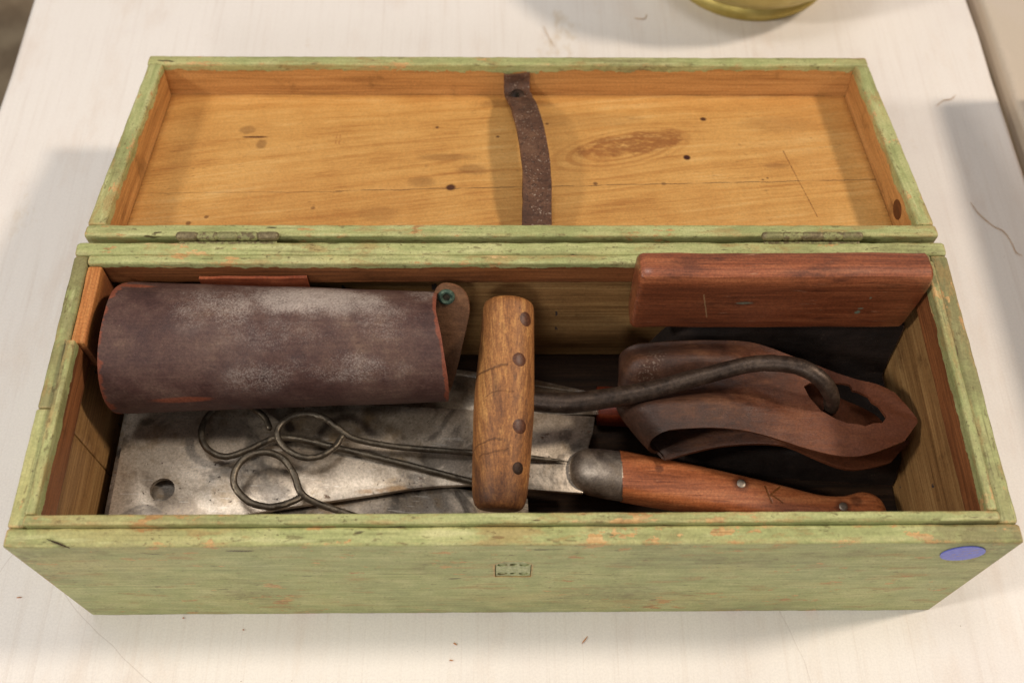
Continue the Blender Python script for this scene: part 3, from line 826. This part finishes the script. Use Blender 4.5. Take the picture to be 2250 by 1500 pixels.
fo = [(945, 668), (958, 634), (975, 622), (1000, 625), (1018, 636), (1029, 655), (1032, 682), (1026, 715), (1017, 755), (1008, 795), (998, 832), (987, 862), (968, 868), (955, 800)]
fp = [onflap(*q) for q in fo]; fp = catmull([tuple(q) for q in fp], 4)
bm = bmesh.new(); vs1 = [bm.verts.new(q-fn*.0012) for q in fp]; f_ = bm.faces.new(vs1)
r_ = bmesh.ops.extrude_face_region(bm, geom=[f_])
for v in r_['geom']:
    if isinstance(v, bmesh.types.BMVert): v.co += fn*.0024
bmesh.ops.recalc_face_normals(bm, faces=bm.faces)
bmesh.ops.bevel(bm, geom=[e for e in bm.edges if e.calc_face_angle(0) > .8], offset=.0005, segments=2, affect='EDGES')
me = bpy.data.meshes.new('eyelet_tab'); bm.to_mesh(me); bm.free()
under(link('eyelet_tab', me, M_tab), roll)
ey = onflap(981, 650)+fn*.0016; en = fn
a_ = Vector((1, 0, 0)); b_ = en.cross(a_); rings = []
for k in range(25):
    t = 2*math.pi*k/24; c = ey+(a_*math.cos(t)+b_*math.sin(t))*.0042; o_ = (a_*math.cos(t)+b_*math.sin(t))
    rings.append([c+(o_*math.cos(q*math.pi/4)+en*math.sin(q*math.pi/4))*.0018 for q in range(8)])
under(link('eyelet', loft('eyelet', rings, False), M_verd), roll)
under(link('eyelet_hole', disc('eyelet_hole', ey+en*.0001, en, .0034, .0003), M_dark), roll)
rows = []
for i in range(31):
    u = .27+.33*i/30
    y1 = .1955; rows.append([(-.2775+.2245*u, y1+.0006*n1(u*9, 3), .124+.0038*k+.0010*n1(u*8, 7)) for k in range(5)])
so = link('strap_end', loft('strap_end', rows, False, False), brown_leather('raw_edge_leather', (96, 40, 24), (134, 66, 38), (158, 88, 54)))
md = so.modifiers.new('s', 'SOLIDIFY'); md.thickness = .0022; md.offset = 0
baked(so); under(so, roll)

# --- baling hook: turned handle, iron hook, dowel plugs
hook = empty('hand_hook', (-.006, .117, .07))
tag(hook, 'iron hand hook with a worn round wooden cross handle', 'hand hook')
Pb, Pf = Vector((-.0030, .1915, .1160)), Vector((-.0105, .0470, .0805))
ax = (Pf-Pb); Lh = ax.length; ax.normalize(); n_ = Vector((1, 0, 0)); n_ = (n_-ax*n_.dot(ax)).normalized(); b_ = n_.cross(ax)
prof = [(0, .002), (.0004, .0100), (.0020, .0152), (.0060, .0178), (.018, .0186), (.04, .0194), (.065, .0206), (.082, .0208), (.10, .0203), (.125, .0194), (.137, .0186), (.144, .0172), (Lh-.0018, .0150), (Lh-.0003, .011), (Lh, .002)]
rings = []
PR = catmull([(a, b, 0) for a, b in prof], 4)
for k, q in enumerate(PR):
    rings.append([Pb+ax*q.x+(n_*math.cos(2*math.pi*s/36)+b_*math.sin(2*math.pi*s/36))*q.y*(1+.010*mnoise.noise(Vector((q.x*40, math.cos(2*math.pi*s/36)*2, math.sin(2*math.pi*s/36)*2)))) for s in range(36)])
under(link('handle', loft('handle', rings), M_amber), hook)
up_ = Vector((0, 0, 1)); up_ = (up_-ax*up_.dot(ax)).normalized()
for d_, an, r_ in ((.018, 42, .0052), (.048, 28, .0048), (.094, 34, .0050), (.122, 36, .0042)):
    dr = (up_*math.cos(math.radians(an))+n_*math.sin(math.radians(an)))
    dm = disc('dowel', Pb+ax*d_+dr*.019, dr, r_, .0008, 22, .4)
    for v in dm.vertices:                       # wrap the plug onto the round handle
        w_ = v.co-Pb; t_ = w_.dot(ax); rv = w_-ax*t_
        hr_ = next((q0.y+(q1.y-q0.y)*(t_-q0.x)/(q1.x-q0.x) for q0, q1 in zip(PR, PR[1:]) if q0.x <= t_ <= q1.x and q1.x > q0.x), .019)
        deep = (v.co-(Pb+ax*d_+dr*.019)).dot(dr) < -.0002 and False
        e_ = max(0, 1-(w_-ax*d_-dr*rv.length).length/r_)
        v.co = Pb+ax*t_+rv.normalized()*(hr_+.0001+.0005*min(1, e_*4))
    under(link('dowel', dm, M_dowel if d_ != .122 else M_rust), hook)
hp = [(1120, 878, .0955), (1175, 881, .0955), (1250, 885, .0955), (1340, 874, .0965), (1430, 857, .099), (1540, 827, .1050), (1640, 802, .1110), (1700, 798, .1140), (1757, 806, .1150), (1800, 830, .1120), (1824, 862, .1020), (1827, 886, .0900), (1823, 902, .0760), (1808, 912, .0600)]
under(link('iron_hook', tube('iron_hook', [px(*q) for q in hp], [.0070, .0072, .0073, .0070, .0065, .0060, .0058, .0058, .0059, .0059, .0058, .0054, .0042, .0012], 18, 8, .06), M_iron), hook)

# --- folded leather sheath with slotted tabs
def sheath():
    rows = []
    NS, NT = 110, 36
    for i in range(NS+1):
        s = i/NS; row = []
        for j in range(NT+1):
            t = j/NT*2-1                                    # -1 front edge .. 1 back edge
            # path along the strip: right tab -> fold at the left -> right tab of the lower layer
            xf = .0885+.004*max(t, 0)+.0195*max(-t, 0)**1.5  # fold line, slanted towards the front
            if s < .46:
                k = s/.46; xe = .2835-.010*max(0, abs(t)-.15)**1.6*1.6
                x = xe+(xf-xe)*k; lay = 0
            elif s < .56:
                k = (s-.46)/.10; a = math.pi*k
                x = xf-.0125*math.sin(a); lay = k
            else:
                k = (s-.56)/.44; xe = .2865-.014*max(0, abs(t)-.15)**1.6*1.6
                x = xf+(xe-xf)*k; lay = 1
            # outline
            def itp(x, tab):
                n = len(tab); x = min(max(x, tab[0][0]), tab[-1][0])
                sl = [(tab[min(i+1, n-1)][1]-tab[max(i-1, 0)][1])/(tab[min(i+1, n-1)][0]-tab[max(i-1, 0)][0]) for i in range(n)]
                for i in range(n-1):
                    (a, b), (c, d) = tab[i], tab[i+1]
                    if x <= c:
                        h = c-a; q = (x-a)/h
                        return (2*q**3-3*q*q+1)*b+(q**3-2*q*q+q)*h*sl[i]+(-2*q**3+3*q*q)*d+(q**3-q*q)*h*sl[i+1]
                return tab[-1][1]
            yb = itp(x, [(.06, .168), (.125, .1735), (.172, .1720), (.206, .1580), (.2413, .1425), (.262, .1370), (.279, .1260), (.290, .112)])
            yf = itp(x, [(.06, .094), (.10, .1000), (.14, .1030), (.170, .0985), (.2005, .0880), (.225, .0822), (.240, .0830), (.262, .0910), (.279, .0990), (.290, .107)])
            y = yf+(yb-yf)*(t+1)/2
            fade = max(0, min(1, (.215-x)/.10)); fade = fade*fade*(3-2*fade)
            bump = .0085*fade*math.cos(2*math.pi*(t-.47)/.98)*(1 if abs(t) < .98 else .9) if t > -.52 else .0085*fade*math.cos(2*math.pi*(-.52-.47)/.98)*(1-(-.52-t)/.9)
            ztop = .0880+bump*.9+.0075*fade*max(0, t)**2+.0005*n1(x*30+t*2, 4)+.0007*n1(x*50-t*4, 14)*fade - .004*max(0, (x-.24)/.04)
            zlow = .0530+.0300*max(0, min(1, (x-.10)/.085))**1.2*(.75 if t > 0 else 1) - .026*max(0, min(1, (x-.195)/.08)) + .0005*n1(x*30+t*3, 6)
            gap = max(0, ztop-zlow-.0045)
            zlow = ztop-.0045-gap
            if lay in (0, 1): z = ztop if lay == 0 else zlow
            else: z = (ztop+zlow)/2+(ztop-zlow)/2*math.cos(math.pi*lay)
            if lay == 1: y -= .007*max(0, -t)*max(0, min(1, (.19-x)/.08))
            if lay == 1 and x > .2: y -= .004*max(0, min(1, (x-.2)/.06))
            row.append((x, y, z))
        rows.append(row)
    return loft('leather_sheath', rows, False, False)
sh = link('leather_sheath', sheath(), M_sheath)
md = sh.modifiers.new('s', 'SOLIDIFY'); md.thickness = .0026; md.offset = 0
baked(sh)
slot = [(1764, 852), (1776, 845), (1800, 843), (1830, 845), (1850, 844), (1866, 848), (1872, 860), (1884, 862), (1908, 872), (1916, 884), (1930, 892), (1948, 916), (1938, 930), (1918, 931), (1900, 938), (1882, 934), (1860, 932), (1834, 922), (1802, 904), (1776, 874)]
sc_ = [px(u, v, .087) for u, v in slot]
cut(sh, [[(q.x, q.y, z) for q in sc_] for z in (.079, .110)])
tag(sh, 'folded brown leather sheath with a long slot cut in its tab', 'sheath')

# --- dark leather pouch added for dim clutter; its raised back fills the shaded gap
rows = []
for i in range(41):
    u = i/40; x = .100+.186*u; top = []
    for j in range(45):
        t = j/44; yf = max(.104-.014*u, .168-(x-.100)*2.6); y = yf+(.1970-yf)*t
        e = min(u, 1-u, t, 1-t)*2; prof_ = min(1, e*5)**.5
        q = max(0, min(1, (y-.1715)/.012)); q = q*q*(3-2*q)
        edge_ = min(1, u*6, t*10)**.6
        top.append((x, y, .0135+(.025+.005*n1(x*26+y*9, 3)+.003*n1(y*60+x*12, 8)+(.0575+.003*n1(x*40, 6))*q)*edge_))
    rows.append(top)
dp = link('stand_in_pouch', loft('stand_in_pouch', rows, False, False), M_pouch)
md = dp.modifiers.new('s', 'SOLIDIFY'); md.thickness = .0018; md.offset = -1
baked(dp); tag(dp, 'dark leather pouch added in place of dim clutter and shade under the slotted sheath', 'pouch')

# --- reddish wooden block leaning at the back
def blockmesh():
    prof = [(.1975, .1640), (.1965, .1672), (.1935, .1688), (.1850, .1702), (.1800, .1700), (.1768, .1682), (.1750, .1645), (.1742, .1590), (.1750, .1300), (.1760, .1075), (.1772, .1022), (.1800, .1000), (.1900, .0992), (.1960, .1000), (.1972, .1020)]
    def part(prof, xs, ins, nz=1):
        rings = []
        for x, q in zip(xs, ins):
            ring = []
            for (y, z) in prof:
                yy = y+(q*.6 if y < .18 else (-q*.4 if y > .195 else 0)); zz = z-(q if z > .15 else (-q if z < .11 and nz else 0))
                ring.append((x+.0012*(1-(z-.1)/.07)*nz, yy+.0005*n1(x*30+z*20, 3)*nz, zz+.0006*n1(x*22, 5)*nz))
            rings.append(ring)
        return loft('wood_block', rings)
    xs = [.0822, .0826, .0840, .0865]+[.0865+(.2765-.0865)*i/30 for i in range(1, 30)]+[.2765, .2782, .2792, .2796]
    a_ = part(prof, xs, [.006, .0030, .0010, 0]+[0]*29+[0, .0014, .0034, .0065])
    return a_
tag(link('wooden_block', blockmesh(), M_block, ang=30), 'reddish brown rounded wooden block standing against the hinge side above the rim', 'block')

# ------------------------------------------------------------------ brass pot behind
prof = [(0, .002), (.086, .002), (.0874, .004), (.0872, .010), (.0830, .0135), (.0815, .0165), (.0870, .0195), (.0960, .026), (.112, .045), (.122, .075), (.124, .105), (.118, .130), (.112, .142), (.116, .150), (.113, .152), (.108, .142), (.114, .128), (.119, .105), (.117, .076), (.107, .047), (.090, .028), (0, .022)]
PR = prof
rings = [[(.2515+r*math.cos(2*math.pi*k/64), .680+r*math.sin(2*math.pi*k/64), z-.0015) for k in range(64)] for r, z in [(max(r, .0005), z) for r, z in PR]]
tag(link('brass_pot', loft('brass_pot', rings), M_brass, ang=50), 'dull brass pot with a stepped foot ring behind the chest', 'pot')

# ------------------------------------------------------------------ carton added out of view on the next table to throw the shade on the right
ct = empty('occluder', (.63, .27, 0)); tag(ct, 'unseen brown carton standing on the beige table', 'occluder')
M_card = simple('cardboard', (158, 122, 84), (176, 140, 100), 60, .85)
under(link('occluder_body', rboard('occluder_body', .515, .75, .04, .49, .0, .128, 'y', .002, .0003, 4, .03), M_card), ct)
under(link('occluder_tape', rboard('occluder_tape', .610, .655, .041, .489, .1283, .1287, 'y', .0001, 0, 4, .03), simple('tape', (190, 160, 110), (200, 172, 124), 40, .3)), ct)

# ------------------------------------------------------------------ litter on the table
def fibre(label, pts, r):
    P = [px(u, v, .0008)+Vector((0, 0, .0006*(i % 2))) for i, (u, v) in enumerate(pts)]
    tag(link('fibre', tube('fibre', P, [r*.4]+[r*.7]*(len(P)-2)+[r*.3], 6, 6, .2), M_fibre), label, 'fibre', 'stray fibres on the white table')
fibre('long curved straw fibre lying right of the chest', [(2133, 445), (2150, 470), (2180, 495), (2205, 510), (2222, 532), (2232, 555), (2246, 562)], .0005)
fibre('short bent fibre near the gap between the tables', [(2058, 233), (2072, 222), (2090, 218), (2100, 209)], .0005)
fibre('tiny hooked fibre left of the brass pot', [(1394, 40), (1408, 43), (1418, 40), (1420, 32)], .0006)
fibre('straight thin fibre standing out behind the lid', [(1194, 58), (1203, 78), (1218, 104)], .0004)
def chipm(label, u, v, l, w, ang):
    c = px(u, v, .0007); a = math.radians(ang); d = Vector((math.cos(a), math.sin(a), 0))
    tag(link('wood_chip', tube('wood_chip', [c-d*l, c+Vector((0, 0, .0004)), c+d*l], [w*.4, w, w*.3], 6, 4, .3, u), M_chip), label, 'wood chip', 'wood crumbs on the white table')
for u, v, l, w, a in ((1000, 1414, .0014, .0005, -30), (992, 1450, .0014, .0004, -10), (403, 1357, .0007, .0005, 0), (535, 1383, .0005, .0005, 0)):
    chipm('tiny orange wood crumb on the table in front of the chest', u, v, l, w, a)
chipm('longer brown wood sliver on the table in front of the chest', 1285, 1405, .0034, .0004, 50)
chipm('thin straw sliver on the table off the corner with the splinters', 42, 1312, .0018, .0004, 5)
